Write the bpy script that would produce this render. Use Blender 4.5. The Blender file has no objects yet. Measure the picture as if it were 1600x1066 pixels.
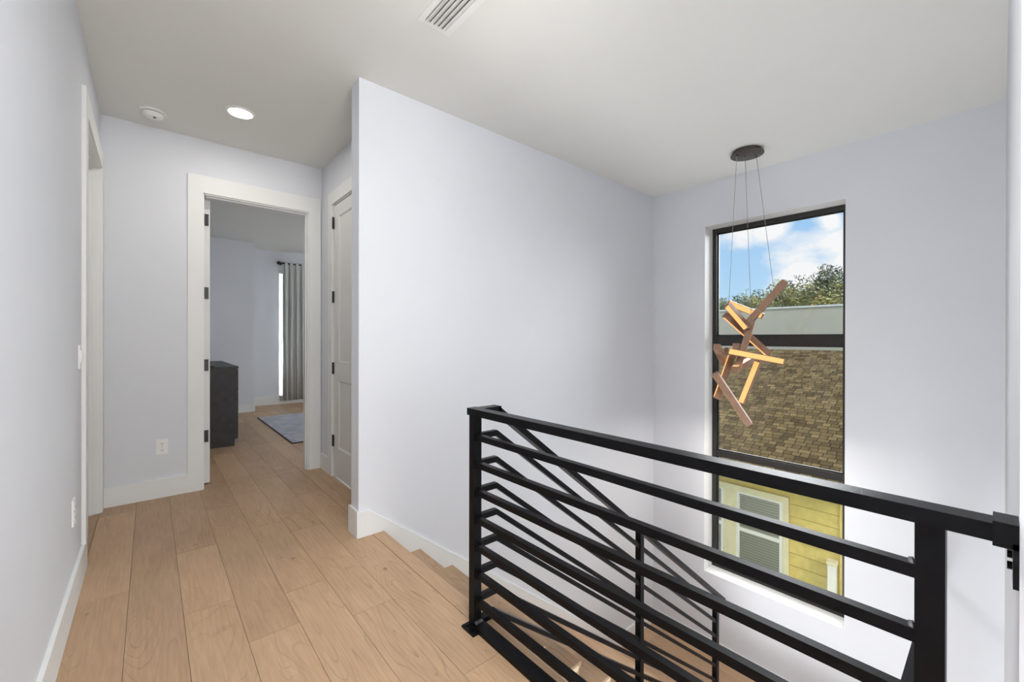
import bpy, bmesh, math, random
from mathutils import Vector, Matrix
random.seed(7)
S = bpy.context.scene
COL = S.collection

# ---------------------------------------------------------------- camera
F, YAW, PIT, ROL = 657.24, math.radians(40.7146), math.radians(-0.0815), math.radians(0.1108)
cd = bpy.data.cameras.new('camera'); cam = bpy.data.objects.new('camera', cd); COL.objects.link(cam)
cam.location = (0, 0, 1.30)
cd.sensor_width = 36; cd.lens = F*36/1600; cd.shift_y = (530.43-533)/1600; cd.clip_start = .02
fwd = Vector((math.sin(YAW)*math.cos(PIT), math.cos(YAW)*math.cos(PIT), math.sin(PIT)))
right = Vector((math.cos(YAW), -math.sin(YAW), 0)); up = right.cross(fwd)
m = Matrix((right, up, -fwd)).transposed()
cam.rotation_euler = (m @ Matrix.Rotation(ROL, 3, 'Z')).to_euler()
S.camera = cam
S.view_settings.view_transform = 'Standard'; S.view_settings.look = 'None'
S.view_settings.gamma = 1; S.view_settings.use_curve_mapping = False
S.view_settings.exposure = 0.0

# ---------------------------------------------------------------- world: blue sky with clouds
W = bpy.data.worlds.new('sky'); S.world = W; W.use_nodes = True
nt = W.node_tree; nt.nodes.clear()
def N(t, nt, **k):
    n = nt.nodes.new(t)
    for a, b in k.items(): setattr(n, a, b)
    return n
out = N('ShaderNodeOutputWorld', nt); bg = N('ShaderNodeBackground', nt); tc = N('ShaderNodeTexCoord', nt)
sep = N('ShaderNodeSeparateXYZ', nt); nt.links.new(tc.outputs['Generated'], sep.inputs[0])
ramp = N('ShaderNodeValToRGB', nt); nt.links.new(sep.outputs['Z'], ramp.inputs[0])
ramp.color_ramp.elements[0].position = 0.0; ramp.color_ramp.elements[0].color = (.55, .80, .98, 1)
ramp.color_ramp.elements[1].position = 0.45; ramp.color_ramp.elements[1].color = (.17, .42, .88, 1)
mp = N('ShaderNodeMapping', nt); mp.inputs['Scale'].default_value = (1, 1, 2.0)
nt.links.new(tc.outputs['Generated'], mp.inputs['Vector'])
cn = N('ShaderNodeTexNoise', nt); cn.inputs['Scale'].default_value = 9; cn.inputs['Detail'].default_value = 8; cn.inputs['Roughness'].default_value = .58
nt.links.new(mp.outputs[0], cn.inputs['Vector'])
# cloud banks: a soft mask round chosen directions, broken up by the noise
nrm = N('ShaderNodeVectorMath', nt, operation='NORMALIZE'); nt.links.new(tc.outputs['Generated'], nrm.inputs[0])
acc = None
for (d, r) in (((1.16, .30, .16), .10), ((1.21, .24, .19), .10), ((1.03, .40, .262), .07), ((1.10, .36, .268), .055), ((1.215, .26, .275), .03), ((1.2, -.5, .3), .3), ((.8, .9, .35), .25), ((-1, .3, .4), .5)):
    v = Vector(d).normalized()
    ds = N('ShaderNodeVectorMath', nt, operation='DISTANCE'); nt.links.new(nrm.outputs[0], ds.inputs[0]); ds.inputs[1].default_value = v
    mr = N('ShaderNodeMapRange', nt); mr.inputs['From Min'].default_value = r; mr.inputs['From Max'].default_value = 0
    mr.inputs['To Min'].default_value = 0; mr.inputs['To Max'].default_value = .62
    nt.links.new(ds.outputs['Value'], mr.inputs['Value'])
    if acc is None: acc = mr.outputs[0]
    else:
        mx = N('ShaderNodeMath', nt, operation='MAXIMUM'); nt.links.new(acc, mx.inputs[0]); nt.links.new(mr.outputs[0], mx.inputs[1]); acc = mx.outputs[0]
ad = N('ShaderNodeMath', nt, operation='ADD'); nt.links.new(acc, ad.inputs[0]); nt.links.new(cn.outputs['Fac'], ad.inputs[1])
cr = N('ShaderNodeValToRGB', nt); nt.links.new(ad.outputs[0], cr.inputs[0])
cr.color_ramp.elements[0].position = .66; cr.color_ramp.elements[0].color = (0, 0, 0, 1)
cr.color_ramp.elements[1].position = .98; cr.color_ramp.elements[1].color = (1, 1, 1, 1)
mix = N('ShaderNodeMixRGB', nt); nt.links.new(cr.outputs[0], mix.inputs[0]); nt.links.new(ramp.outputs[0], mix.inputs[1]); mix.inputs[2].default_value = (.98, .98, 1, 1)
nt.links.new(mix.outputs[0], bg.inputs[0]); bg.inputs[1].default_value = 1.0
nt.links.new(bg.outputs[0], out.inputs[0])

# ---------------------------------------------------------------- lights
def sun(name, d, e, ang, col=(1, 1, 1)):
    l = bpy.data.lights.new(name, 'SUN'); l.energy = e; l.angle = math.radians(ang); l.color = col
    o = bpy.data.objects.new(name, l); COL.objects.link(o); o.rotation_euler = Vector(d).to_track_quat('-Z', 'Y').to_euler(); o.location = (0, 0, 12); return o
def area(name, loc, d, sx, sy, e, col=(1, 1, 1)):
    l = bpy.data.lights.new(name, 'AREA'); l.shape = 'RECTANGLE'; l.size = sx; l.size_y = sy; l.energy = e; l.color = col
    o = bpy.data.objects.new(name, l); COL.objects.link(o); o.location = loc; o.rotation_euler = Vector(d).to_track_quat('-Z', 'Z').to_euler(); return o
sun('sun', (.5, .8, -.6), 2.4, 24, (1, .93, .82))
sun('sky_boost', (-1, .05, -.5), 15.0, 76, (.96, .98, 1))  # wide second sun added to strengthen sky light through the stair window
area('rear_fill', (.42, -3.95, 1.6), (0, 1, .05), 1.3, 2.6, 62, (1, .985, .97))  # added fill behind the camera; the rear wall has no window
area('ceiling_bounce_fill', (.4, -1.6, 1.3), (.1, .1, 1), 1.0, 1.0, 100, (1, .99, .97))  # unseen fill added to bounce light off the hall ceiling
area('overhead_fill', (.5, .3, 2.97), (.55, .12, -1), .5, .5, 46, (.985, .99, 1))  # added overhead fill without a fixture, brightens the stairwell walls
area('pendant_glow', (4.05, 1.5, .48), (0, 0, -1), .5, .5, 15, (1, .94, .86))
area('well_fill', (1.75, .7, -3.0), (.35, .15, 1), 1.0, 1.2, 96, (.96, .985, 1))  # fill added low in the well to lift stairwell ceiling and walls
area('bedroom_window_daylight', (2.8, 10.0, 1.6), (0, -1, -.05), 2.4, 2.8, 900, (.95, .975, 1))
area('bedroom_fill', (4.3, 4.75, 1.7), (-.45, 1, 0), 2.0, 1.8, 58, (.93, .96, 1))  # added fill inside the bedroom, aimed towards the curtain front

# ---------------------------------------------------------------- materials
def mat(name, col, rough=.5, metal=0, bump=None, spec=.5, emit=None, noise=None):
    m = bpy.data.materials.new(name); m.use_nodes = True; nt = m.node_tree; b = nt.nodes['Principled BSDF']
    b.inputs['Base Color'].default_value = (*col, 1); b.inputs['Roughness'].default_value = rough; b.inputs['Metallic'].default_value = metal
    b.inputs['Specular IOR Level'].default_value = spec
    tc = N('ShaderNodeTexCoord', nt)
    if noise:
        sc, amt = noise
        n = N('ShaderNodeTexNoise', nt); n.inputs['Scale'].default_value = sc; n.inputs['Detail'].default_value = 4
        nt.links.new(tc.outputs['Object'], n.inputs['Vector'])
        r = N('ShaderNodeValToRGB', nt); nt.links.new(n.outputs['Fac'], r.inputs[0])
        r.color_ramp.elements[0].position = .3; r.color_ramp.elements[1].position = .7
        r.color_ramp.elements[0].color = (*[c*(1-amt) for c in col], 1); r.color_ramp.elements[1].color = (*[min(1, c*(1+amt)) for c in col], 1)
        nt.links.new(r.outputs[0], b.inputs['Base Color'])
    if bump:
        sc, st = bump
        n = N('ShaderNodeTexNoise', nt); n.inputs['Scale'].default_value = sc; n.inputs['Detail'].default_value = 3
        nt.links.new(tc.outputs['Object'], n.inputs['Vector'])
        bp = N('ShaderNodeBump', nt); bp.inputs['Strength'].default_value = st; bp.inputs['Distance'].default_value = .002
        nt.links.new(n.outputs['Fac'], bp.inputs['Height']); nt.links.new(bp.outputs[0], b.inputs['Normal'])
    if emit:
        b.inputs['Emission Color'].default_value = (*emit[0], 1); b.inputs['Emission Strength'].default_value = emit[1]
    return m
M = {}
M['wall'] = mat('wall_paint', (.715, .735, .775), .75, bump=(60, .06), spec=.2, noise=(2, .008))
M['ceil'] = mat('ceiling_paint', (.795, .80, .77), .85, bump=(80, .08), spec=.1, noise=(2, .008))
M['trim'] = mat('white_trim', (.79, .80, .79), .45, noise=(3, .01), spec=.3)
M['door'] = mat('door_paint', (.75, .755, .74), .42, noise=(3, .01), spec=.3)
M['black'] = mat('black_powder_coat', (.005, .005, .006), .32, bump=(400, .2), noise=(30, .15), spec=.12)
M['hinge'] = mat('black_hardware', (.012, .012, .012), .4, noise=(30, .1))
M['frame'] = mat('black_window_frame', (.018, .017, .016), .35, noise=(20, .2))
M['plastic'] = mat('white_plastic', (.84, .84, .82), .3, noise=(20, .01))
M['vent_shade'] = mat('vent_shade_grey', (.30, .30, .29), .7, noise=(20, .1))
M['slot'] = mat('dark_slots', (.03, .03, .03), .6, noise=(20, .1))
M['weld'] = mat('bare_weld', (.25, .25, .26), .35, .8, noise=(120, .5))
M['dresser'] = mat('charcoal_wood', (.032, .030, .031), .5, bump=(30, .2), noise=(12, .25))
M['rod'] = mat('black_rod', (.01, .01, .01), .35, noise=(20, .1))
M['curtain'] = mat('grey_linen', (.66, .67, .65), .9, bump=(300, .5), noise=(60, .06), spec=.1)
M['bronze'] = mat('dark_bronze', (.10, .085, .075), .35, .7, noise=(25, .15))
M['wire'] = mat('steel_wire', (.28, .28, .27), .4, .6, noise=(50, .1))
M['copper'] = mat('brown_timber_tube', (.30, .17, .105), .45, .15, noise=(14, .12), bump=(60, .2))
M['lens'] = mat('warm_diffuser', (.55, .33, .15), .5, noise=(5, .02), emit=((1, .47, .14), .95))
M['canlens'] = mat('downlight_lens', (.9, .9, .88), .5, noise=(5, .02), emit=((1, .96, .9), 9))
M['cream'] = mat('lit_oak_edge', (.72, .56, .38), .4, noise=(30, .08))  # oak made paler to paint in bright light on the tread ends
M['yellow'] = mat('yellow_siding', (.64, .50, .15), .75, bump=(40, .3), noise=(9, .10))
M['ytrim'] = mat('cream_house_trim', (.72, .64, .38), .6, noise=(8, .06), bump=(30, .2))
M['ywhite'] = mat('white_vinyl', (.78, .75, .64), .5, noise=(8, .03))
M['greyroof'] = mat('pale_green_grey_wall', (.50, .475, .365), .8, noise=(1.3, .04))
M['greycap'] = mat('pale_coping', (.70, .71, .66), .6, noise=(3, .03))
M['ground'] = mat('lawn_ground', (.12, .14, .06), 1, noise=(2, .4))
M['bark'] = mat('bark', (.16, .12, .085), .9, noise=(9, .3), bump=(20, .6))
M['render'] = mat('exterior_render', (.5, .5, .48), .9, noise=(5, .05))
M['screw'] = mat('steel_screw', (.12, .12, .12), .3, .8, noise=(60, .2))

def leaf_mat(name, a, b_):
    m = mat(name, a, .65, spec=.2); nt = m.node_tree; b = nt.nodes['Principled BSDF']
    tc = N('ShaderNodeTexCoord', nt); n = N('ShaderNodeTexNoise', nt); n.inputs['Scale'].default_value = 1.3; n.inputs['Detail'].default_value = 5
    nt.links.new(tc.outputs['Object'], n.inputs['Vector']); r = N('ShaderNodeValToRGB', nt); nt.links.new(n.outputs['Fac'], r.inputs[0])
    r.color_ramp.elements[0].position = .4; r.color_ramp.elements[1].position = .62
    r.color_ramp.elements[0].color = (*a, 1); r.color_ramp.elements[1].color = (*b_, 1); nt.links.new(r.outputs[0], b.inputs['Base Color'])
    return m
M['leaf1'] = leaf_mat('olive_leaves', (.07, .08, .025), (.36, .32, .09))
M['leaf2'] = leaf_mat('dark_leaves', (.04, .055, .02), (.17, .18, .06))

# oak planks: per-plank random value 'pv' and offset
def oak(name, base, planked=True, dirn='Y'):
    m = bpy.data.materials.new(name); m.use_nodes = True; nt = m.node_tree; b = nt.nodes['Principled BSDF']; L = nt.links.new
    tc = N('ShaderNodeTexCoord', nt)
    at = N('ShaderNodeAttribute', nt); at.attribute_name = 'pv'
    off = N('ShaderNodeVectorMath', nt, operation='MULTIPLY_ADD')
    L(at.outputs['Color'], off.inputs[0]); off.inputs[1].default_value = (37, 53, 0); L(tc.outputs['Object'], off.inputs[2])
    def noise(scale, vec_scale, detail=4, dist=0, rough=.5):
        mp = N('ShaderNodeMapping', nt); mp.inputs['Scale'].default_value = vec_scale; L(off.outputs[0], mp.inputs['Vector'])
        n = N('ShaderNodeTexNoise', nt); n.inputs['Scale'].default_value = scale; n.inputs['Detail'].default_value = detail
        n.inputs['Distortion'].default_value = dist; n.inputs['Roughness'].default_value = rough
        L(mp.outputs[0], n.inputs['Vector']); return n
    vs = (1, .12, 1) if dirn == 'Y' else (.12, 1, 1)
    # cathedral grain: contour lines of a smooth stretched noise
    g = noise(4.5, (1, .16, 1), 1.5, .5, .4)
    mul = N('ShaderNodeMath', nt, operation='MULTIPLY'); L(g.outputs['Fac'], mul.inputs[0]); mul.inputs[1].default_value = 26
    fr = N('ShaderNodeMath', nt, operation='FRACT'); L(mul.outputs[0], fr.inputs[0])
    fine0 = noise(60, vs, 3)
    fadd = N('ShaderNodeMath', nt, operation='MULTIPLY_ADD'); L(fine0.outputs['Fac'], fadd.inputs[0]); fadd.inputs[1].default_value = .28; L(fr.outputs[0], fadd.inputs[2])
    lr = N('ShaderNodeValToRGB', nt); L(fadd.outputs[0], lr.inputs[0])
    e = lr.color_ramp.elements; e[0].position = .08; e[0].color = (.0, .0, .0, 1); e[1].position = .30; e[1].color = (1, 1, 1, 1)
    # strength of cathedral lines varies per plank and per area
    amp = noise(1.6, (1, .5, 1), 2)
    ar = N('ShaderNodeMapRange', nt); ar.inputs['From Min'].default_value = .42; ar.inputs['From Max'].default_value = .66; ar.inputs['To Min'].default_value = .04; ar.inputs['To Max'].default_value = .42
    L(amp.outputs['Fac'], ar.inputs['Value'])
    inv = N('ShaderNodeMath', nt, operation='SUBTRACT'); inv.inputs[0].default_value = 1; L(lr.outputs[0], inv.inputs[1])
    lines = N('ShaderNodeMath', nt, operation='MULTIPLY'); L(inv.outputs[0], lines.inputs[0]); L(ar.outputs[0], lines.inputs[1])
    # straight fibre
    f1 = noise(90, (1, .06, 1), 3)
    f2 = noise(9, (1, .25, 1), 3)
    base_r = N('ShaderNodeValToRGB', nt); L(f2.outputs['Fac'], base_r.inputs[0])
    e = base_r.color_ramp.elements; e[0].position = .3; e[1].position = .72
    e[0].color = (*[c*.93 for c in base], 1); e[1].color = (base[0]*1.05, base[1]*1.06, base[2]*1.08, 1)
    # plank tone
    sp = N('ShaderNodeSeparateXYZ', nt); L(at.outputs['Color'], sp.inputs[0])
    tone = N('ShaderNodeMapRange', nt); tone.inputs['To Min'].default_value = .80; tone.inputs['To Max'].default_value = 1.10; L(sp.outputs['X'], tone.inputs['Value'])
    sub = N('ShaderNodeMath', nt, operation='SUBTRACT'); L(tone.outputs[0], sub.inputs[0]); L(lines.outputs[0], sub.inputs[1])
    fi = N('ShaderNodeMapRange', nt); fi.inputs['From Min'].default_value = .3; fi.inputs['From Max'].default_value = .7; fi.inputs['To Min'].default_value = -.09; fi.inputs['To Max'].default_value = .09; L(f1.outputs['Fac'], fi.inputs['Value'])
    sub2 = N('ShaderNodeMath', nt, operation='ADD'); L(sub.outputs[0], sub2.inputs[0]); L(fi.outputs[0], sub2.inputs[1])
    # knots
    kn = N('ShaderNodeTexVoronoi', nt); kn.inputs['Scale'].default_value = 2.3; mpk = N('ShaderNodeMapping', nt); mpk.inputs['Scale'].default_value = (1.6, 1, 1); L(off.outputs[0], mpk.inputs['Vector']); L(mpk.outputs[0], kn.inputs['Vector'])
    kr = N('ShaderNodeMapRange', nt); kr.inputs['From Min'].default_value = .018; kr.inputs['From Max'].default_value = .05; kr.inputs['To Min'].default_value = .45; kr.inputs['To Max'].default_value = 1; L(kn.outputs['Distance'], kr.inputs['Value'])
    fin = N('ShaderNodeMath', nt, operation='MULTIPLY'); L(sub2.outputs[0], fin.inputs[0]); L(kr.outputs[0], fin.inputs[1])
    vm = N('ShaderNodeVectorMath', nt, operation='SCALE'); L(base_r.outputs[0], vm.inputs[0]); L(fin.outputs[0], vm.inputs['Scale'])
    L(vm.outputs[0], b.inputs['Base Color'])
    b.inputs['Roughness'].default_value = .46; b.inputs['Specular IOR Level'].default_value = .35
    bp = N('ShaderNodeBump', nt); bp.inputs['Strength'].default_value = .25; bp.inputs['Distance'].default_value = .0015
    L(sub2.outputs[0], bp.inputs['Height']); L(bp.outputs[0], b.inputs['Normal'])
    return m
OAK = (.48, .315, .19)
M['oak'] = oak('oak_planks', OAK)

def shingles():
    m = bpy.data.materials.new('asphalt_shingles'); m.use_nodes = True; nt = m.node_tree; b = nt.nodes['Principled BSDF']; L = nt.links.new
    tc = N('ShaderNodeTexCoord', nt)
    br = N('ShaderNodeTexBrick', nt); br.offset = .37; br.offset_frequency = 3; br.squash = .72; br.squash_frequency = 2
    br.inputs['Scale'].default_value = 1; br.inputs['Brick Width'].default_value = .17; br.inputs['Row Height'].default_value = .105
    br.inputs['Mortar Size'].default_value = .006; br.inputs['Mortar Smooth'].default_value = .4; br.inputs['Bias'].default_value = 0
    br.inputs['Color1'].default_value = (.17, .122, .056, 1); br.inputs['Color2'].default_value = (.07, .05, .026, 1); br.inputs['Mortar'].default_value = (.02, .016, .012, 1)
    L(tc.outputs['UV'], br.inputs['Vector'])
    n = N('ShaderNodeTexNoise', nt); n.inputs['Scale'].default_value = 2.2; n.inputs['Detail'].default_value = 9; n.inputs['Roughness'].default_value = .75; L(tc.outputs['UV'], n.inputs['Vector'])
    r = N('ShaderNodeMapRange', nt); r.inputs['From Min'].default_value = .3; r.inputs['From Max'].default_value = .7; r.inputs['To Min'].default_value = .7; r.inputs['To Max'].default_value = 1.3; L(n.outputs['Fac'], r.inputs['Value'])
    v = N('ShaderNodeVectorMath', nt, operation='SCALE'); L(br.outputs['Color'], v.inputs[0]); L(r.outputs[0], v.inputs['Scale']); L(v.outputs[0], b.inputs['Base Color'])
    b.inputs['Roughness'].default_value = 1; b.inputs['Specular IOR Level'].default_value = 0
    bp = N('ShaderNodeBump', nt); bp.inputs['Distance'].default_value = .01; bp.inputs['Strength'].default_value = .6; L(br.outputs['Fac'], bp.inputs['Height']); bp.invert = True; L(bp.outputs[0], b.inputs['Normal'])
    return m
M['shingle'] = shingles()

def glass():
    m = bpy.data.materials.new('window_glass'); m.use_nodes = True; nt = m.node_tree; nt.nodes.clear(); L = nt.links.new
    o = N('ShaderNodeOutputMaterial', nt); t = N('ShaderNodeBsdfTransparent', nt); g = N('ShaderNodeBsdfGlossy', nt); g.inputs['Roughness'].default_value = .0
    t.inputs[0].default_value = (.97, .98, .97, 1)
    f = N('ShaderNodeFresnel', nt); f.inputs['IOR'].default_value = 1.5; mx = N('ShaderNodeMixShader', nt)
    L(f.outputs[0], mx.inputs[0]); L(t.outputs[0], mx.inputs[1]); L(g.outputs[0], mx.inputs[2]); L(mx.outputs[0], o.inputs[0]); return m
M['glass'] = glass()

def blinds():
    m = mat('slatted_blind', (.55, .52, .42), .6); nt = m.node_tree; b = nt.nodes['Principled BSDF']; L = nt.links.new
    tc = N('ShaderNodeTexCoord', nt); s = N('ShaderNodeSeparateXYZ', nt); L(tc.outputs['Object'], s.inputs[0])
    a = N('ShaderNodeMath', nt, operation='MULTIPLY'); L(s.outputs['Z'], a.inputs[0]); a.inputs[1].default_value = 22; fr = N('ShaderNodeMath', nt, operation='FRACT'); L(a.outputs[0], fr.inputs[0])
    r = N('ShaderNodeValToRGB', nt); L(fr.outputs[0], r.inputs[0]); e = r.color_ramp.elements
    e[0].position = .12; e[0].color = (.30, .27, .20, 1); e[1].position = .3; e[1].color = (.60, .57, .46, 1); L(r.outputs[0], b.inputs['Base Color']); return m
M['blind'] = blinds()

def rugm():
    m = mat('mottled_rug', (.30, .31, .36), .95); nt = m.node_tree; b = nt.nodes['Principled BSDF']; L = nt.links.new
    tc = N('ShaderNodeTexCoord', nt); mp = N('ShaderNodeMapping', nt); mp.inputs['Scale'].default_value = (1, 4, 1); L(tc.outputs['Object'], mp.inputs['Vector'])
    n = N('ShaderNodeTexNoise', nt); n.inputs['Scale'].default_value = 5; n.inputs['Detail'].default_value = 8; n.inputs['Roughness'].default_value = .75; L(mp.outputs[0], n.inputs['Vector'])
    r = N('ShaderNodeValToRGB', nt); L(n.outputs['Fac'], r.inputs[0]); e = r.color_ramp.elements; e[0].position = .35; e[0].color = (.24, .25, .30, 1); e[1].position = .62; e[1].color = (.62, .63, .70, 1)
    L(r.outputs[0], b.inputs['Base Color']); return m
M['rug'] = rugm()

# ---------------------------------------------------------------- mesh helpers
class MB:
    def __init__(s): s.bm = bmesh.new()
    def box(s, x0, x1, y0, y1, z0, z1):
        v = [s.bm.verts.new(p) for p in ((x0,y0,z0),(x1,y0,z0),(x1,y1,z0),(x0,y1,z0),(x0,y0,z1),(x1,y0,z1),(x1,y1,z1),(x0,y1,z1))]
        for f in ((0,3,2,1),(4,5,6,7),(0,1,5,4),(1,2,6,5),(2,3,7,6),(3,0,4,7)): s.bm.faces.new([v[i] for i in f])
        return s
    def prism(s, poly, axis, a, b):      # poly in the two other axes, extruded along axis
        def P(q, t):
            return {'x': (t, q[0], q[1]), 'y': (q[0], t, q[1]), 'z': (q[0], q[1], t)}[axis]
        A = [s.bm.verts.new(P(q, a)) for q in poly]; B = [s.bm.verts.new(P(q, b)) for q in poly]
        s.bm.faces.new(A); s.bm.faces.new(B[::-1]); n = len(poly)
        for i in range(n): s.bm.faces.new((A[i], B[i], B[(i+1) % n], A[(i+1) % n]))
        return s
    def bar(s, p, q, w, h, roll=0, upv=(0, 0, 1)):   # rectangular bar from p to q
        p, q = Vector(p), Vector(q); d = (q-p).normalized(); u = Vector(upv)
        if abs(d.dot(u)) > .99: u = Vector((1, 0, 0))
        r = d.cross(u).normalized(); t = r.cross(d).normalized()
        R = Matrix.Rotation(roll, 3, d); r = R @ r; t = R @ t
        vs = []
        for c in (p, q):
            for a, b in ((-1,-1),(1,-1),(1,1),(-1,1)): vs.append(s.bm.verts.new(c + r*a*w/2 + t*b*h/2))
        for f in ((0,1,2,3),(7,6,5,4),(0,4,5,1),(1,5,6,2),(2,6,7,3),(3,7,4,0)): s.bm.faces.new([vs[i] for i in f])
        return s
    def cyl(s, c0, c1, r0, r1=None, n=32):
        c0, c1 = Vector(c0), Vector(c1); r1 = r0 if r1 is None else r1
        d = (c1-c0).normalized(); u = Vector((1,0,0)) if abs(d.z) > .9 else Vector((0,0,1)); a = d.cross(u).normalized(); b = d.cross(a)
        A = [s.bm.verts.new(c0+(a*math.cos(t)+b*math.sin(t))*r0) for t in [2*math.pi*i/n for i in range(n)]]
        B = [s.bm.verts.new(c1+(a*math.cos(t)+b*math.sin(t))*r1) for t in [2*math.pi*i/n for i in range(n)]]
        s.bm.faces.new(A); s.bm.faces.new(B[::-1])
        for i in range(n): s.bm.faces.new((A[i], B[i], B[(i+1) % n], A[(i+1) % n]))
        return s
    def lathe(s, c, prof, n=40, sx=1, sy=1):
        rings = []
        for r, z in prof:
            rings.append([s.bm.verts.new((c[0]+r*math.cos(2*math.pi*i/n)*sx, c[1]+r*math.sin(2*math.pi*i/n)*sy, c[2]+z)) for i in range(n)])
        for A, B in zip(rings, rings[1:]):
            for i in range(n): s.bm.faces.new((A[i], A[(i+1) % n], B[(i+1) % n], B[i]))
        s.bm.faces.new(rings[0][::-1]); s.bm.faces.new(rings[-1]); return s
    def bevel(s, w, seg=2):
        es = [e for e in s.bm.edges if len(e.link_faces) == 2 and e.calc_face_angle(0) > .5]
        bmesh.ops.bevel(s.bm, geom=es, offset=w, segments=seg, affect='EDGES', profile=.6, clamp_overlap=True); return s
    def build(s, name, mt, parent=None, smooth=False):
        bmesh.ops.recalc_face_normals(s.bm, faces=s.bm.faces)
        me = bpy.data.meshes.new(name); s.bm.to_mesh(me); s.bm.free(); me.materials.append(M[mt] if isinstance(mt, str) else mt)
        if smooth:
            for p in me.polygons: p.use_smooth = True
            try: me.set_sharp_from_angle(angle=.7)
            except Exception: pass
        o = bpy.data.objects.new(name, me); COL.objects.link(o)
        if parent is not None:
            o.parent = parent; o.matrix_parent_inverse = Matrix.Translation(-Vector(parent.location))
        return o
def B(*a): return MB().box(*a)
def struct(o): o['kind'] = 'structure'; return o
def tag(o, label, cat, group=None):
    o['label'] = label; o['category'] = cat
    if group: o['group'] = group
    return o
def empty(name, loc, label=None, cat=None, group=None):
    o = bpy.data.objects.new(name, None); COL.objects.link(o); o.location = loc; o.empty_display_size = .1
    if label: tag(o, label, cat, group)
    return o

# ---------------------------------------------------------------- dimensions
H = 3.004
XL, XR, XC, XW = -.285, 1.311, 1.032, 4.608
YE, YB, YN = 4.472, 2.732, -.022
EDGE, TR, RI = 1.203, .272, .21
LAND = EDGE + 9*TR; ZL = -2.1; ZG = -3.36
SY0 = 1.46     # open side of the upper flight

# ---------------------------------------------------------------- floor of planks
JO = {-1: [2.92], 0: [5.3, .4], 1: [2.49, 3.23, 4.75], 2: [2.09, 3.90, 5.3], 3: [.7, 2.375, 3.34, 4.16, 5.7], 4: [.2, 1.976, 3.105, 4.42, 5.14, 6.9],
      5: [1.35, 3.79, 4.64, 5.94, 7.6]}
TONE = {(-1,0): .55, (0,1): .38, (1,0): .72, (1,1): .85, (1,2): .35, (2,0): .9, (2,1): .5, (2,2): .3, (3,1): .9, (3,2): .62, (3,3): .8, (4,1): .75, (4,2): .85, (4,3): .6, (5,0): .8, (5,1): .72, (5,2): .35}
def planks(name, regions, x0, w, k0, k1, ylo, yhi, mt, z=0, joints=JO, clipfn=None, thick=.012):
    bm = bmesh.new(); cl = bm.loops.layers.float_color.new('pv')
    R = random.Random(3)
    for k in range(k0, k1):
        js = sorted([ylo] + joints.get(k, [])); 
        while js[-1] < yhi: js.append(js[-1] + R.uniform(.9, 1.9))
        lo = js[1] if len(js) > 1 else ylo
        for i, (a, b) in enumerate(zip(js, js[1:])):
            tv = TONE.get((k, i), R.random()) if name == 'floor' else R.random(); ov = (R.random(), R.random())
            for (rx0, rx1, ry0, ry1) in regions:
                A0, A1 = max(x0+k*w, rx0), min(x0+(k+1)*w, rx1); B0, B1 = max(a, ry0), min(b, ry1)
                if A1-A0 < .003 or B1-B0 < .003: continue
                g = .0008
                vs = [bm.verts.new(p) for p in ((A0+g,B0+g,z),(A1-g,B0+g,z),(A1-g,B1-g,z),(A0+g,B1-g,z),(A0+g*.2,B0+g*.2,z-thick),(A1-g*.2,B0+g*.2,z-thick),(A1-g*.2,B1-g*.2,z-thick),(A0+g*.2,B1-g*.2,z-thick))]
                for f in ((0,1,2,3),(4,5,1,0),(5,6,2,1),(6,7,3,2),(7,4,0,3)):
                    fc = bm.faces.new([vs[q] for q in f])
                    for lp in fc.loops: lp[cl] = (tv, ov[0], ov[1], 1)
    me = bpy.data.meshes.new(name); bm.to_mesh(me); bm.free(); me.materials.append(M[mt])
    o = bpy.data.objects.new(name, me); COL.objects.link(o); return o
fl = struct(planks('floor', [(XL, EDGE-.082, -4, YE), (EDGE-.082, EDGE, YB, YE), (EDGE, XR, YB+.1, YE), (XL, .345, YE, 4.6), (.345, 1.19, YE, 4.6), (.05, 4.5, 4.6, 9.32), (-1.4, XL, 3.40, 4.36)],
                   -.08, .2, -7, 24, -4.2, 9.5, 'oak'))
struct(B(-1.4, EDGE-.03, -4, YB, -.28, -.0115).box(-1.4, EDGE-.03, YB, YB+.131, -.28, -.0115).box(-1.4, 1.44, YB+.131, 4.6, -.28, -.0115).box(-1.4, 6.0, 4.6, 9.45, -.28, -.0115).build('floor', 'render'))
# nosing plank along the open edge
def rnosing(x0, x1, y0, y1, z1, t=.03):
    r = .012; pts = [(x0, z1-t), (x0, z1)] + [(x1-r+r*math.sin(a), z1-r+r*math.cos(a)) for a in (0, .4, .8, 1.2, 1.57)] + [(x1-r+r*math.cos(a), z1-t+r-r*math.sin(a)) for a in (.5, 1.0, 1.57)]
    mb = MB(); mb.prism(pts, 'y', y0, y1); return mb
def with_pv(o, v):
    a = o.data.color_attributes.new('pv', 'FLOAT_COLOR', 'CORNER')
    for d in a.data: d.color = v
    return o
nz = struct(with_pv(rnosing(EDGE-.081, EDGE+.004, YN+.0, YB-.001, .0008).build('trim_1', 'oak'), (.78, .3, .2, 1)))

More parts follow.
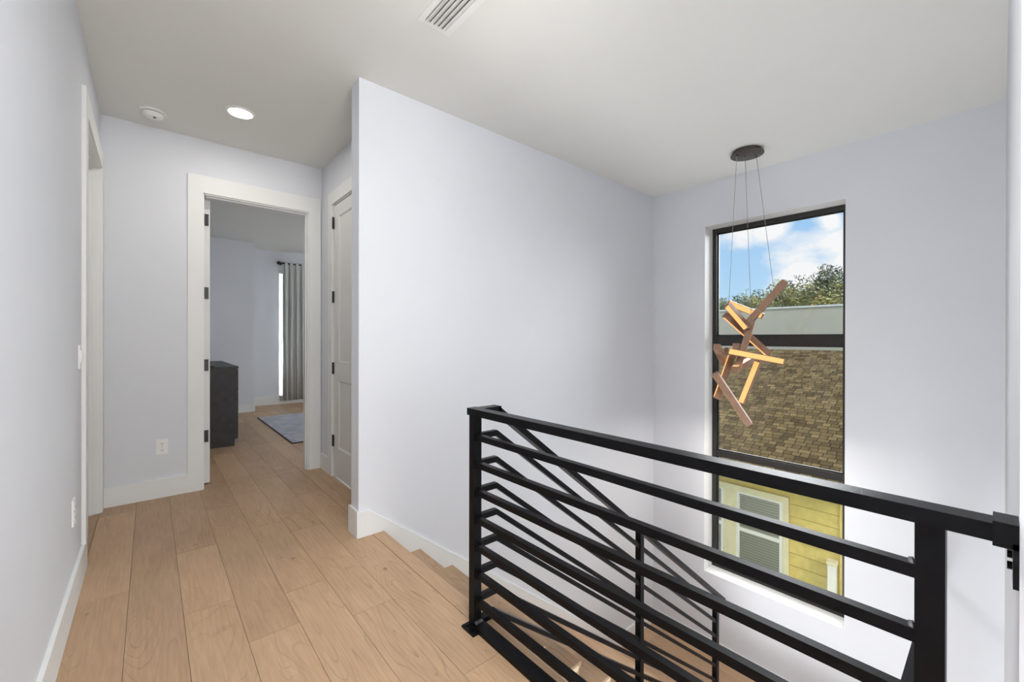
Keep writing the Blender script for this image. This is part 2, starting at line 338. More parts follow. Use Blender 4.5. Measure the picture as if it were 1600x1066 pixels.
# ---------------------------------------------------------------- staircase
st = empty('staircase', (EDGE, 2.09, ZL), 'oak staircase descending from the upper hall floor beside the big white wall', 'stairs')
for k in range(1, 10):
    xa = EDGE+(k-1)*TR; xb = EDGE+k*TR; z = -RI*k
    t = with_pv(rnosing(xa-.004, xb+(.004 if k < 9 else -.01), SY0, YB-.001, z, .032).build('tread', 'oak', st), (random.random(), random.random(), random.random(), 1))
    t2 = with_pv(B(xa-.02, xa-.004, SY0+.012, YB-.001, z-.0, z+RI-.031).build('riser', 'oak', st), (random.random(), random.random(), random.random(), 1))
    rnosing(xa+.0, xb-.03, SY0-.014, SY0-.001, z, .026).build('return_nosing', 'cream', t)
with_pv(B(LAND-.02, LAND-.004, SY0, YB-.001, ZL, ZL+RI-.03).build('riser', 'oak', st), (.5, .2, .9, 1))
# closed side of the upper flight, following the steps
mb = MB()
for k in range(1, 10): mb.box(EDGE+(k-1)*TR-.02, EDGE+k*TR-.02, SY0, SY0+.03, ZL, -RI*k-.032)
with_pv(mb.build('side_stringer', 'oak', st), (.6, .1, .7, 1))
ld = planks('landing', [(LAND-.004, XW-.002, YN+.002, YB-.002)], LAND-.004, .2, 0, 6, -.5, 3, 'oak', z=ZL, joints={0: [.8, 2.2], 1: [1.6], 2: [.3, 2.0], 3: [1.2], 4: [.9, 2.4]})
ld.name = 'landing'; ld.parent = st; ld.matrix_parent_inverse = Matrix.Translation(-Vector(st.location))
B(LAND+.02, XW-.002, YN+.002, YB-.002, ZL-.25, ZL-.0115).build('landing_slab', 'render', st)
for k in range(1, 6):
    with_pv(rnosing(-.03, TR+.002, YN+.001, SY0-.03, 0, .03).build('lower_tread', 'oak', st), (random.random(), .4, random.random(), 1))
    o = bpy.context.scene.collection.objects[-1]
    o.matrix_parent_inverse = Matrix.Translation(-Vector(st.location)); o.rotation_euler = (0, 0, math.pi); o.location = (LAND-(k-1)*TR-.03, SY0-.03+YN, ZL-RI*k)
    with_pv(B(LAND-(k-1)*TR-.02, LAND-(k-1)*TR, YN+.001, SY0-.03, ZL-RI*k, ZL-RI*(k-1)-.03).build('lower_riser', 'oak', st), (random.random(), .4, random.random(), 1))
struct(B(-1, XW, YN-.1, YB, ZG-.2, ZG).build('floor', 'oak'))

# ---------------------------------------------------------------- walls
T = .12
struct(B(XL-T, XL, -4, 3.40, -.0, H).box(XL-T, XL, 4.36, YE, 0, H).box(XL-T, XL, 3.40, 4.36, 2.56, H).build('wall_left', 'wall'))
struct(B(XL-T, .345, YE, 4.6, 0, H).box(1.19, XR+T, YE, 4.6, 0, H).box(.345, 1.19, YE, 4.6, 2.545, H).build('wall_back', 'wall'))
struct(B(XR, XR+T, YB+.13, 3.16, 0, H).box(XR, XR+T, 4.11, YE, 0, H).box(XR, XR+T, 3.16, 4.11, 2.56, H).build('wall_corridor_right', 'wall'))
struct(B(XC, XW, YB, YB+.13, ZG, H).build('wall_stair', 'wall'))
struct(B(XW, XW+.28, YN-.13, .8865, ZG, H).box(XW, XW+.28, 2.1187, YB+.13, ZG, H).box(XW, XW+.28, .8865, 2.1187, ZG, -1.2413).box(XW, XW+.28, .8865, 2.1187, 2.5335, H).build('wall_window', 'wall'))
struct(B(1.135, XW, YN-.13, YN, ZG, H).build('wall_right', 'wall'))
struct(B(1.135, 1.265, -4, YN-.13, 0, H).build('wall_near', 'wall'))
struct(B(EDGE-.14, EDGE-.031, YN, SY0, ZG, -.29).build('wall_well', 'wall'))
struct(B(XL-T, 1.265, -4.12, -4.0, 0, H).build('wall_rear', 'wall'))
# closed rooms beyond the side doors
struct(B(-1.5, -1.4, 3.3, 4.5, -.28, H).box(-1.4, XL-T, 3.3, 3.40, -.28, H).box(-1.4, XL-T, 4.36, 4.5, -.28, H).build('wall_side_room', 'wall'))
# bedroom
struct(B(.05, 1.402, 8.649, 9.32, 0, H).build('wall_bedroom_bump', 'wall'))
struct(B(1.402, 1.93, 9.316, 9.44, 0, H).box(3.7, 6.0, 9.316, 9.44, 0, H).box(1.93, 3.7, 9.316, 9.44, 2.62, H).box(1.93, 3.7, 9.316, 9.44, 0, .10).build('wall_bedroom_back', 'wall'))
struct(B(-.07, .05, 4.6, 9.44, 0, H).build('wall_bedroom_left', 'wall'))
struct(B(6.0, 6.12, 4.48, 9.44, 0, H).build('wall_bedroom_right', 'wall'))
struct(B(XR+T, 6.0, 4.48, 4.6, 0, H).build('wall_bedroom_front', 'wall'))
# ceiling
struct(B(-1.5, XW+.28, -4.12, YE+.01, H, H+.2).box(-1.5, 6.12, YE+.01, 9.44, H, H+.2).build('ceiling', 'ceil'))

# window recess lining (painted white returns and sill)
struct(B(XW+.002, 4.80, .8865, 2.1187, -1.2413, -1.2393).box(XW+.002, 4.80, 2.1167, 2.1187, -1.24, 2.5335).box(XW+.002, 4.80, .8865, .8885, -1.24, 2.5335).box(XW+.002, 4.80, .8865, 2.1187, 2.5315, 2.5335).build('trim_2', 'trim'))

# window
win = empty('window_1', (4.82, 1.5, -1.24)); struct(win)
f = MB(); y0, y1, z0, z1 = .889, 2.1165, -1.239, 2.531
f.box(4.795, 4.87, y0, y0+.045, z0, z1).box(4.795, 4.87, y1-.045, y1, z0, z1).box(4.795, 4.87, y0+.045, y1-.045, z1-.05, z1).box(4.795, 4.87, y0+.045, y1-.045, z0, z0+.045)
f.box(4.80, 4.865, y0+.045, y1-.045, 1.238, 1.337).box(4.79, 4.80, y0+.05, y1-.05, 1.262, 1.31).box(4.80, 4.865, y0+.045, y1-.045, .0, .062)
f.bevel(.004, 1).build('window_frame', 'frame', win)
for a, b in ((z0+.045, .0), (.062, 1.238), (1.337, z1-.05)):
    mbg = MB(); mbg.bm.faces.new([mbg.bm.verts.new(p) for p in ((4.838, y0+.04, a), (4.838, y1-.04, a), (4.838, y1-.04, b), (4.838, y0+.04, b))]); mbg.build('glass_pane', 'glass', win)
    g = .012
    B(4.825, 4.835, y0+.045, y0+.045+g, a, b).box(4.825, 4.835, y1-.045-g, y1-.045, a, b).box(4.825, 4.835, y0+.045, y1-.045, a, a+g).box(4.825, 4.835, y0+.045, y1-.045, b-g, b).build('glazing_bead', 'frame', win)

# baseboards
BH, BT = .15, .015
def bb(name, *boxes):
    mb = MB()
    for b in boxes: mb.box(*b)
    return struct(mb.bevel(.003, 1).build(name, 'trim'))
bb('baseboard_left', (XL, XL+BT, -4, 3.404, 0, BH+.012))
bb('baseboard_back', (XL+.018, .239, YE-BT, YE, 0, BH))
bb('baseboard_corridor_right', (XR-BT, XR, 4.22, YE-BT, 0, BH), (XR-BT, XR, YB+.13, 3.05, 0, BH))
bb('baseboard_end_cap', (XC-BT, XC, YB-BT, YB+.13+BT, 0, .175))
bb('baseboard_near', (1.135-BT, 1.135, -4, YN-.02, 0, BH))
bb('baseboard_bedroom_bump', (.05, 1.402+BT, 8.649-BT, 8.649, 0, .135), (1.402, 1.402+BT, 8.649, 9.3, 0, .135))
bb('baseboard_bedroom_back', (1.42, 6.0, 9.30, 9.315, 0, .17))
bb('baseboard_bedroom_left', (.05, .065, 4.62, 8.63, 0, .15))
bb('baseboard_landing_window', (XW-BT, XW, YN, YB-BT, ZL, ZL+.15))
bb('baseboard_landing_stair', (LAND+.16, XW-BT, YB-BT, YB, ZL, ZL+.15))
# stepped skirt board along the flight
tz = lambda x: .166 if x <= 1.10 else .166-(x-1.10)*.772
mb = MB()
cuts = [(XC, 1.10, 0), (1.10, EDGE+.003, 0)] + [(EDGE+(k-1)*TR+.003, EDGE+k*TR+.003, -RI*k) for k in range(1, 10)] + [(LAND+.003, LAND+.16, ZL)]
for a, b, zb in cuts: mb.prism([(a, zb), (b, zb), (b, tz(b)), (a, tz(a))], 'y', YB-BT, YB)
struct(mb.build('baseboard_stair', 'trim'))

# ---------------------------------------------------------------- door casings and doors
CW, CT = .107, .018
struct(B(.239, .345, YE-CT, YE, 0, 2.545).box(1.19, 1.297, YE-CT, YE, 0, 2.545).box(.239, 1.297, YE-CT, YE, 2.545, 2.692).bevel(.002, 1).build('trim_3', 'trim'))
# jamb lining and stop of the corridor door
struct(B(.345, .353, YE-.004, 4.603, 0, 2.545).box(1.178, 1.19, YE-.004, 4.603, 0, 2.545).box(.357, 1.178, YE-.004, 4.603, 2.533, 2.545)
       .box(.353, .3555, YE+.03, YE+.07, 0, 2.533).box(1.167, 1.178, YE+.03, YE+.07, 0, 2.533).box(.368, 1.167, YE+.03, YE+.07, 2.522, 2.533).build('trim_4', 'trim'))
# left opening (casing wraps a cased opening with a closed door set back)
struct(B(XL, XL+CT, 3.29, 3.40, BH+.012, 2.56).box(XL, XL+CT, 4.36, 4.454, 0, 2.56).box(XL, XL+CT, 3.29, 4.454, 2.56, 2.69).bevel(.002, 1).build('trim_5', 'trim'))
struct(B(XL-T, XL+.003, 3.40, 3.412, 0, 2.56).box(XL-T, XL+.003, 4.348, 4.36, 0, 2.56).box(XL-T, XL+.003, 3.412, 4.348, 2.548, 2.56)
       .box(XL-.075, XL-.035, 4.337, 4.348, 0, 2.548).box(XL-.075, XL-.035, 3.412, 3.423, 0, 2.548).box(XL-.075, XL-.035, 3.423, 4.337, 2.537, 2.548).build('trim_6', 'trim'))
struct(B(XR-CT, XR, 4.11, 4.217, 0, 2.56).box(XR-CT, XR, 3.05, 3.16, 0, 2.56).box(XR-CT, XR, 3.05, 4.217, 2.56, 2.68).bevel(.002, 1).build('trim_7', 'trim'))
struct(B(XR-.002, XR+.05, 4.10, 4.11, 0, 2.56).box(XR-.002, XR+.05, 3.16, 3.17, 0, 2.56).box(XR-.002, XR+.05, 3.17, 4.10, 2.55, 2.56).build('trim_8', 'trim'))

def panel_door(w, h, t, panels, stile=.115):
    """shaker slab in x 0..w, y 0..t, z 0..h with two recessed panels on both faces"""
    mb = MB(); rec = .012
    mb.box(0, stile, 0, t, 0, h).box(w-stile, w, 0, t, 0, h)
    zs = [0] + [z for p in panels for z in p] + [h]
    for i in range(0, len(zs), 2): mb.box(stile, w-stile, 0, t, zs[i], zs[i+1])
    for a, b in panels: mb.box(stile, w-stile, rec, t-rec, a, b)
    for a, b in panels:           # bevelled sticking round each panel
        for yy, s in ((0, 1), (t, -1)):
            q = .012
            for (xa, za, xb, zb) in ((stile, a, stile, b), (w-stile, a, w-stile, b)):
                sg = 1 if xa < w/2 else -1
                mb.prism([(xa, yy+s*.002), (xa+sg*q, yy+s*rec), (xa, yy+s*rec)], 'z', a, b)
            for za, sg in ((a, 1), (b, -1)):
                mb.prism([(yy+s*.002, za), (yy+s*rec, za+sg*q), (yy+s*rec, za)], 'x', stile, w-stile)
    return mb
def place(mb, mat4): bmesh.ops.transform(mb.bm, matrix=mat4, verts=mb.bm.verts); return mb
def hinge_mb(p, axis):   # knuckle plus leaf
    mb = MB(); x, y, z = p
    if axis == 'edge': mb.box(x, x+.034, y-.003, y, z-.052, z+.052); mb.cyl((x-.004, y-.006, z-.054), (x-.004, y-.006, z+.054), .0075, n=12)
    else: mb.cyl((x, y, z-.054), (x, y, z+.054), .009, n=14); mb.box(x-.002, x+.004, y-.012, y+.012, z-.052, z+.052)
    return mb
# open bedroom door, swung into the bedroom against the left
d1 = empty('door_1', (.36, 4.61, 0)); struct(d1)
R90 = Matrix.Translation((.4055, 4.607, .012)) @ Matrix.Rotation(math.radians(86.2), 4, 'Z')
place(panel_door(.84, 2.515, .046, [(.25, .90), (1.07, 2.40)]), R90).build('door_leaf', 'door', d1)
for z in (.43, 1.06, 1.70, 2.35): hinge_mb((.361, 4.604, z), 'edge').build('hinge', 'hinge', d1)
hx, hy, hz = .457, 5.36, 1.0
for sgn in (1,):
    MB().cyl((hx, hy, hz), (hx+.012, hy, hz), .032, n=28).cyl((hx+.01, hy, hz), (hx+.055, hy, hz), .010, n=16).bar((hx+.052, hy+.01, hz), (hx+.052, hy-.12, hz), .012, .02).build('door_handle', 'hinge', d1, True)
# closet door in corridor right wall
d2 = empty('door_2', (XR+.02, 4.09, 0)); struct(d2)
Rc = Matrix.Translation((XR+.008, 4.098, .015)) @ Matrix.Rotation(math.radians(-90), 4, 'Z')
place(panel_door(.926, 2.533, .04, [(.27, .895), (1.07, 2.42)]), Matrix.Translation((XR+.006, 4.098, .012)) @ Matrix.Rotation(-math.pi/2, 4, 'Z')).build('door_leaf', 'door', d2)
for z in (.34, 1.02, 1.69, 2.387): hinge_mb((XR-.004, 4.101, z), 'k').build('hinge', 'hinge', d2)
# left door, closed at the far face of the jamb
d3 = empty('door_3', (XL-.1, 3.9, 0)); struct(d3)
place(panel_door(.92, 2.53, .04, [(.27, .895), (1.07, 2.42)]), Matrix.Translation((XL-.117, 4.343, .01)) @ Matrix.Rotation(-math.pi/2, 4, 'Z')).build('door_leaf', 'door', d3)

# ---------------------------------------------------------------- outlets and switch
def outlet(name, origin, rot, label, cat, kind='outlet', w=.076, h=.125):
    e = empty(name, origin, label, cat); e.rotation_euler = (0, 0, rot)
    def P(mb, n, mt, par=e):
        o = mb.build(n, mt); o.parent = par; return o
    # local: x right, -y out of wall, z up
    pl = P(B(-w/2, w/2, -.006, 0, -h/2, h/2).bevel(.0025, 2), 'cover_plate', 'plastic')
    if kind == 'outlet':
        for s in (-1, 1):
            r = P(MB().prism([(-.017, s*.026-.011), (-.011, s*.026-.0155), (.011, s*.026-.0155), (.017, s*.026-.011), (.017, s*.026+.011), (.011, s*.026+.0155), (-.011, s*.026+.0155), (-.017, s*.026+.011)], 'y', -.0085, -.005), 'receptacle', 'plastic')
            mb = MB(); mb.box(-.008, -.0055, -.0092, -.008, s*.026-.003, s*.026+.006).box(.0055, .008, -.0092, -.008, s*.026-.003, s*.026+.005).cyl((0, -.0092, s*.026-.008), (0, -.008, s*.026-.008), .0028, n=12)
            P(mb, 'slots', 'slot', r)
        P(MB().cyl((0, -.0075, 0), (0, -.005, 0), .003, n=12), 'screw', 'weld')
    else:
        P(B(-.017, .017, -.009, -.005, -.034, .034), 'switch_frame', 'plastic')
        P(MB().prism([(-.009, -.030), (-.0145, .0), (-.010, .030), (-.006, .030), (-.006, -.030)], 'x', -.0145, .0145), 'rocker', 'plastic')
    return e
outlet('wall_outlet', (.075, YE, .413), 0, 'white duplex outlet on the end wall left of the bedroom doorway', 'outlet')
outlet('wall_outlet', (XL, 2.95, .45), math.pi/2, 'white outlet low on the near left wall just above the baseboard', 'outlet')
outlet('light_switch', (XL, 3.19, 1.20), math.pi/2, 'white rocker light switch on the left wall beside the door casing', 'switch', 'switch')

# ---------------------------------------------------------------- ceiling fittings
sd = empty('smoke_detector', (.015, 4.17, H), 'round white smoke detector on the corridor ceiling near the end wall', 'smoke detector')
MB().lathe((.015, 4.17, H), [(.082, 0), (.083, -.006), (.080, -.013), (.070, -.014)][::-1]).build('mounting_base', 'plastic', sd, True)
MB().lathe((.015, 4.17, H), [(.030, -.046), (.048, -.042), (.062, -.033), (.068, -.022), (.068, -.0175)]).build('housing', 'plastic', sd, True)
MB().lathe((.015, 4.17, H), [(.062, -.0175), (.062, -.0135)]).build('sensing_gap', 'slot', sd, True)
MB().cyl((.025, 4.15, H-.046), (.025, 4.15, H-.049), .009, n=16).build('test_button', 'slot', sd, True)
def downlight(x, y, label):
    e = empty('recessed_downlight', (x, y, H), label, 'ceiling light')
    MB().lathe((x, y, H), [(.100, 0), (.099, -.004), (.080, -.007), (.078, -.004), (.078, 0)]).build('trim_ring', 'plastic', e, True)
    MB().lathe((x, y, H), [(.077, -.005), (.077, -.001)]).build('lens', 'canlens', e, True)
    a = area('downlight_lamp', (x, y, H-.012), (0, 0, -1), .15, .15, 6, (1, .95, .88)); a.data.shape = 'DISK'; a.parent = e; a.matrix_parent_inverse = Matrix.Translation((-x, -y, -H))
    return e
downlight(.517, 3.75, 'round white recessed ceiling light glowing over the corridor')
# ceiling vent
vt = empty('air_vent', (1.17, 1.83, H), 'white louvred air vent set in the ceiling above the stair head', 'air vent')
vx0, vx1, vy0, vy1 = 1.076, 1.272, 1.64, 2.030
B(vx0, 1.110, vy0, vy1, H-.006, H).box(1.238, vx1, vy0, vy1, H-.006, H).box(1.110, 1.238, vy0, vy0+.03, H-.006, H).box(1.110, 1.238, vy1-.024, vy1, H-.006, H).bevel(.002, 1).build('frame', 'plastic', vt)
B(1.110, 1.238, vy0+.03, vy1-.024, H-.0012, H-.0002).build('vent_shade_sheet', 'vent_shade', vt)  # flat grey sheet painting the shade between louvres; ceiling behind is solid
for i in range(5):
    xa = 1.119+i*.0255
    MB().bar((xa+.004, vy0+.03, H-.007), (xa+.004, vy1-.024, H-.007), .027, .0025, roll=-.5).build('louvre', 'plastic', vt)

# ---------------------------------------------------------------- steel railing
rl = empty('stair_railing', (1.12, 1.555, 0), 'black steel railing with horizontal bars along the upper floor edge and down the stair', 'railing')
PX0, PX1 = 1.10, 1.14; RY = 1.555; SL = -.763; KX = 1.24
def topz(x): return .983 + SL*(x-KX)
def rp(mb, n, mt='black', b=.003, par=rl): 
    if b: mb.bevel(b, 1)
    return mb.build(n, mt, par)
rp(B(PX0, PX1, 1.535, 1.575, .01, .955), 'post')
rp(B(PX0, PX1, .065, .106, .01, .958), 'post')
rp(MB().prism([(2.437, -5*RI), (2.477, -5*RI), (2.477, topz(2.477)-.031), (2.437, topz(2.437)-.031)], 'y', RY-.02, RY+.02), 'post')
rp(MB().prism([(3.578, -9*RI), (3.618, -9*RI), (3.618, topz(3.618)-.031), (3.578, topz(3.578)-.031)], 'y', RY-.02, RY+.02), 'post')
rp(B(1.092, 1.142, -.02+.0, 1.582, .955, .986), 'top_rail')
rp(B(1.142, KX+.012, RY-.025, RY+.027, .954, .984), 'top_rail_return')
rp(MB().prism([(KX, topz(KX)+.002), (3.735, topz(3.735)), (3.735, topz(3.735)-.036), (KX, topz(KX)-.036)], 'y', RY-.025, RY+.025), 'stair_handrail')
for k in range(7):
    z = .870-.1235*k; w = .0125
    rp(B(1.12-w, 1.12+w, .104, 1.537, z-.026, z), 'horizontal_bar', b=.002)
    # bar wraps the corner and runs down the stair
    mb = MB(); pts = [(1.139, z), (KX, z), (2.439, z+SL*(2.439-KX)), (2.439, z+SL*(2.439-KX)-.031), (KX-.005, z-.026), (1.139, z-.026)]
    mb.prism(pts, 'y', RY-w, RY+w); rp(mb, 'sloping_bar', b=.002)
    za = z+SL*(2.475-KX); zb = z+SL*(3.58-KX)
    rp(MB().prism([(2.475, za), (3.58, zb), (3.58, zb-.031), (2.475, za-.031)], 'y', RY-w, RY+w), 'sloping_bar', b=.002)
    for yy in (1.531,): rp(B(1.1045, 1.1355, yy-.012, yy+.005, z-.030, z+.004).bevel(.003, 1), 'weld_collar', b=0)
    MB().cyl((1.12, .108, z), (1.12, .114, z-.002), .010, n=8).build('weld', 'weld', rl)
rp(B(1.092, 1.148, .104, 1.537, .002, .024), 'bottom_bar', b=.002)
mb = MB(); z = .024
mb.prism([(1.139, z), (KX, z), (2.439, z+SL*(2.439-KX)), (2.439, z+SL*(2.439-KX)-.03), (KX-.005, z-.022), (1.139, z-.022)], 'y', RY-.02, RY+.02); rp(mb, 'bottom_bar', b=.002)
rp(MB().prism([(2.475, z+SL*(2.475-KX)), (3.58, z+SL*(3.58-KX)), (3.58, z+SL*(3.58-KX)-.03), (2.475, z+SL*(2.475-KX)-.03)], 'y', RY-.02, RY+.02), 'bottom_bar', b=.002)
MB().box(1.103, 1.140, 1.520, 1.5345, .022, .030).bevel(.003, 2).build('weld', 'weld', rl)
pl = rp(B(1.064, 1.142, 1.492, 1.58, .0005, .011), 'base_plate')
MB().cyl((1.080, 1.51, .010), (1.080, 1.51, .016), .008, n=6).build('bolt', 'black', pl)
MB().cyl((1.080, 1.562, .010), (1.080, 1.562, .016), .008, n=6).build('bolt', 'black', pl)
rp(B(1.085, 1.155, .045, .125, .0005, .009), 'base_plate')
for (px, pz) in ((2.457, -5*RI), (3.598, -9*RI)): rp(B(px-.04, px+.04, RY-.04, RY+.04, pz+.0005, pz+.009), 'base_plate')
# wall bracket: sleeve over the end of the top rail and a flange down the wall
br = rp(B(1.087, 1.148, YN+.001, .0085, .950, .992).box(1.087, 1.148, YN+.001, YN+.008, .885, .96), 'wall_bracket')
for zz in (.905, .925):
    MB().cyl((1.142, YN+.008, zz), (1.142, YN+.014, zz), .007, n=12).build('screw', 'black', br)
# level handrail end belonging to the lower flight
hr = empty('lower_handrail', (4.0, .34, -.55), 'black level handrail of the lower flight glimpsed behind the near railing post', 'handrail')
rp(B(2.7, XW-.001, .27, .345, -.56, -.52), 'rail', par=hr)
rp(B(XW-.008, XW-.001, .275, .34, -.56, -.52), 'wall_flange', par=hr)
rp(B(3.9, 3.94, .285, .325, ZL, -.56), 'post', par=hr)

# ---------------------------------------------------------------- pendant light
pn = empty('pendant_light', (4.09, 1.5, H), 'pendant light of crossed wooden glowing sticks hanging from a round bronze canopy', 'pendant light')
MB().lathe((4.09, 1.5, H), [(.128, -.042), (.134, -.040), (.134, -.033), (.114, -.031), (.112, -.006), (.112, 0)], n=56).build('canopy', 'bronze', pn, True)
sticks = [  # (end a, end b, face turned (roll), lens sides)
 ((4.233, 1.238, 1.808), (4.075, 1.52, 1.40), .35, 3),
 ((4.085, 1.66, 1.640), (4.170, 1.392, 1.505), .1, 0),
 ((3.972, 1.62, 1.612), (4.020, 1.462, 1.392), .5, 0),
 ((3.999, 1.651, 1.524), (4.347, 1.405, 1.165), .2, 1),
 ((4.077, 1.452, 1.456), (3.936, 1.521, 1.035), .7, 2),
 ((3.759, 1.541, 1.202), (4.172, 1.238, 1.107), .1, 0),
 ((3.696, 1.595, 1.235), (4.050, 1.683, 1.094), .0, 2),
 ((4.027, 1.600, 1.155), (3.881, 1.673, 0.763), .5, 1),
 ((4.165, 1.429, 1.105), (4.112, 1.554, 0.708), .3, 0),
 ((3.725, 1.623, 1.005), (3.911, 1.411, 0.568), .4, 2),
 ((3.856, 1.511, 1.035), (4.330, 1.532, 1.112), .0, 1),
 ((3.906, 1.520, 1.239), (4.165, 1.587, 1.212), .0, 3),
]
for a, b, roll, ls in sticks:
    a, b = Vector(a), Vector(b); d = (b-a).normalized(); u = Vector((0, 0, 1)); r = d.cross(u).normalized(); t = r.cross(d).normalized()
    R = Matrix.Rotation(roll, 3, d); r = R @ r; t = R @ t
    s_ = MB().bar(a, b, .052, .052, roll).bevel(.002, 1).build('light_stick', 'copper', pn)
    cv = (Vector((0, 0, 1.3))-(a+b)/2).normalized(); order = sorted(range(4), key=lambda q: -((r, t, -r, -t)[q]).dot(cv))
    for l in [order[ls]]:
        n = (r, t, -r, -t)[l]; w = (t, r, t, r)[l]
        mb = MB(); c0 = a + d*.012 + n*.0262; c1 = b - d*.012 + n*.0262
        bm_ = mb.bm; vs = []
        for c in (c0, c1):
            for q in (-1, 1):
                vs.append(bm_.verts.new(c + w*q*.021 - n*.001)); vs.append(bm_.verts.new(c + w*q*.021 + n*.0012))
        for fidx in ((0,1,3,2),(4,6,7,5),(0,4,5,1),(1,5,7,3),(3,7,6,2),(2,6,4,0)): bm_.faces.new([vs[i] for i in fidx])
        mb.build('diffuser', 'lens', s_)
for a, b in (((4.012, 1.558, H-.041), (4.075, 1.648, 1.655)), ((4.085, 1.515, H-.041), (4.10, 1.465, 1.50)), ((4.168, 1.45, H-.041), (4.19, 1.31, 1.715))):
    MB().cyl(a, b, .0022, n=8).build('suspension_wire', 'wire', pn)
    MB().cyl((a[0], a[1], H-.052), (a[0], a[1], H-.040), .006, n=12).build('wire_gripper', 'bronze', pn, True)

# ---------------------------------------------------------------- bedroom furniture
dr = empty('dresser', (.55, 6.8, 0), 'charcoal wooden dresser standing along the left side of the bedroom', 'dresser')
B(.28, .796, 6.03, 7.59, .082, .935).build('carcass', 'dresser', dr)
B(.28, .812, 6.012, 7.60, .935, .960).bevel(.002, 1).build('top', 'dresser', dr)
B(.31, .776, 6.045, 7.57, 0, .082).build('plinth', 'dresser', dr)
for i in range(3):
    for j in range(2):
        B(.796, .812, 6.035+.778*j, 6.035+.778*j+.770, .09+.281*i, .09+.281*i+.275).build('drawer_front', 'dresser', dr)
rg = empty('area_rug', (2.6, 6.8, 0), 'mottled blue grey area rug with a dark edge on the bedroom floor', 'rug')
B(1.335, 4.2, 5.70, 7.88, .0005, .014).build('pile', 'rug', rg)
B(1.325, 4.21, 5.688, 5.70, .0005, .0125).box(1.325, 1.335, 5.70, 7.88, .0005, .0125).box(1.325, 4.21, 7.88, 7.89, .0005, .0125).build('binding', 'slot', rg)
# curtain hanging in folds
cu = empty('curtain', (2.3, 9.2, .08), 'grey linen curtain with soft folds hanging beside the bedroom window', 'curtain')
bm = bmesh.new(); nx = 160; rows = [(.075, 1.0), (1.2, .95), (2.3, .85), (2.66, .62), (2.70, .35), (2.74, .5), (2.80, .45)]
grid = []
for z, a in rows:
    row = []
    for i in range(nx+1):
        s = i/nx; x = 1.975 + s*.78
        ph = s*2*math.pi*8.3 + .9*math.sin(s*9)
        row.append((x + .012*math.sin(ph*2+z), 9.205 + a*(.034*math.sin(ph) + .012*math.sin(2.3*ph+1+z*.4)), z))
    grid.append(row)
for thick in (0,):
    V = [[bm.verts.new(p) for p in r] for r in grid]
    for j in range(len(V)-1):
        for i in range(nx): bm.faces.new((V[j][i], V[j][i+1], V[j+1][i+1], V[j+1][i]))
mbc = MB(); mbc.bm.free(); mbc.bm = bm
co = mbc.build('drape', 'curtain', cu, True); sm = co.modifiers.new('thickness', 'SOLIDIFY'); sm.thickness = .004
rd = empty('curtain_rod', (2.8, 9.205, 2.77), 'black curtain rod with a round finial above the bedroom curtain', 'curtain rod')
MB().cyl((1.93, 9.205, 2.775), (3.8, 9.205, 2.775), .013, n=16).build('rod', 'rod', rd, True)
mf = MB(); bmesh.ops.create_uvsphere(mf.bm, u_segments=20, v_segments=12, radius=.034, matrix=Matrix.Translation((1.905, 9.205, 2.775))); mf.cyl((1.93, 9.205, 2.775), (1.945, 9.205, 2.775), .02, n=16).build('finial', 'rod', rd, True)
MB().bar((1.957, 9.205, 2.775), (1.957, 9.316, 2.775), .012, .02).cyl((1.957, 9.31, 2.775), (1.957, 9.316, 2.775), .025, n=16).build('wall_bracket', 'rod', rd, True)
def sheer():
    m = bpy.data.materials.new('sheer_fabric'); m.use_nodes = True; nt = m.node_tree; nt.nodes.clear(); L = nt.links.new
    o = N('ShaderNodeOutputMaterial', nt); t = N('ShaderNodeBsdfTranslucent', nt); d = N('ShaderNodeBsdfDiffuse', nt); mx = N('ShaderNodeMixShader', nt)
    w = N('ShaderNodeTexNoise', nt); w.inputs['Scale'].default_value = 200; r = N('ShaderNodeMapRange', nt); r.inputs['To Min'].default_value = .8; r.inputs['To Max'].default_value = .9; L(w.outputs['Fac'], r.inputs['Value'])
    L(r.outputs[0], t.inputs[0]); L(r.outputs[0], d.inputs[0]); mx.inputs[0].default_value = .45; L(t.outputs[0], mx.inputs[1]); L(d.outputs[0], mx.inputs[2]); L(mx.outputs[0], o.inputs[0]); return m
bl = empty('added_sheer_blind', (2.8, 9.35, .12), 'sheer blind added to whiten the glow of the bedroom window behind the curtain', 'blind')  # sheet added so the window slit beside the curtain shows bright white
B(1.932, 3.698, 9.338, 9.340, .102, 2.57).build('blind_fabric', sheer(), bl)
MB().cyl((1.935, 9.34, 2.595), (3.695, 9.34, 2.595), .02, n=16).build('roller_tube', 'plastic', bl, True)
w2 = empty('window_2', (2.9, 9.4, .1)); struct(w2)
B(1.93, 1.95, 9.36, 9.42, .10, 2.62).box(3.66, 3.70, 9.36, 9.42, .10, 2.62).box(1.95, 3.66, 9.36, 9.42, 2.58, 2.62).box(1.95, 3.66, 9.36, 9.42, .10, .14).build('window_frame', 'frame', w2)
B(1.95, 3.66, 9.388, 9.393, .14, 2.58).build('glass_pane', 'glass', w2)

# ---------------------------------------------------------------- outside
struct(B(-30, 70, -40, 60, -6.6, -6.4).build('ground', 'ground'))
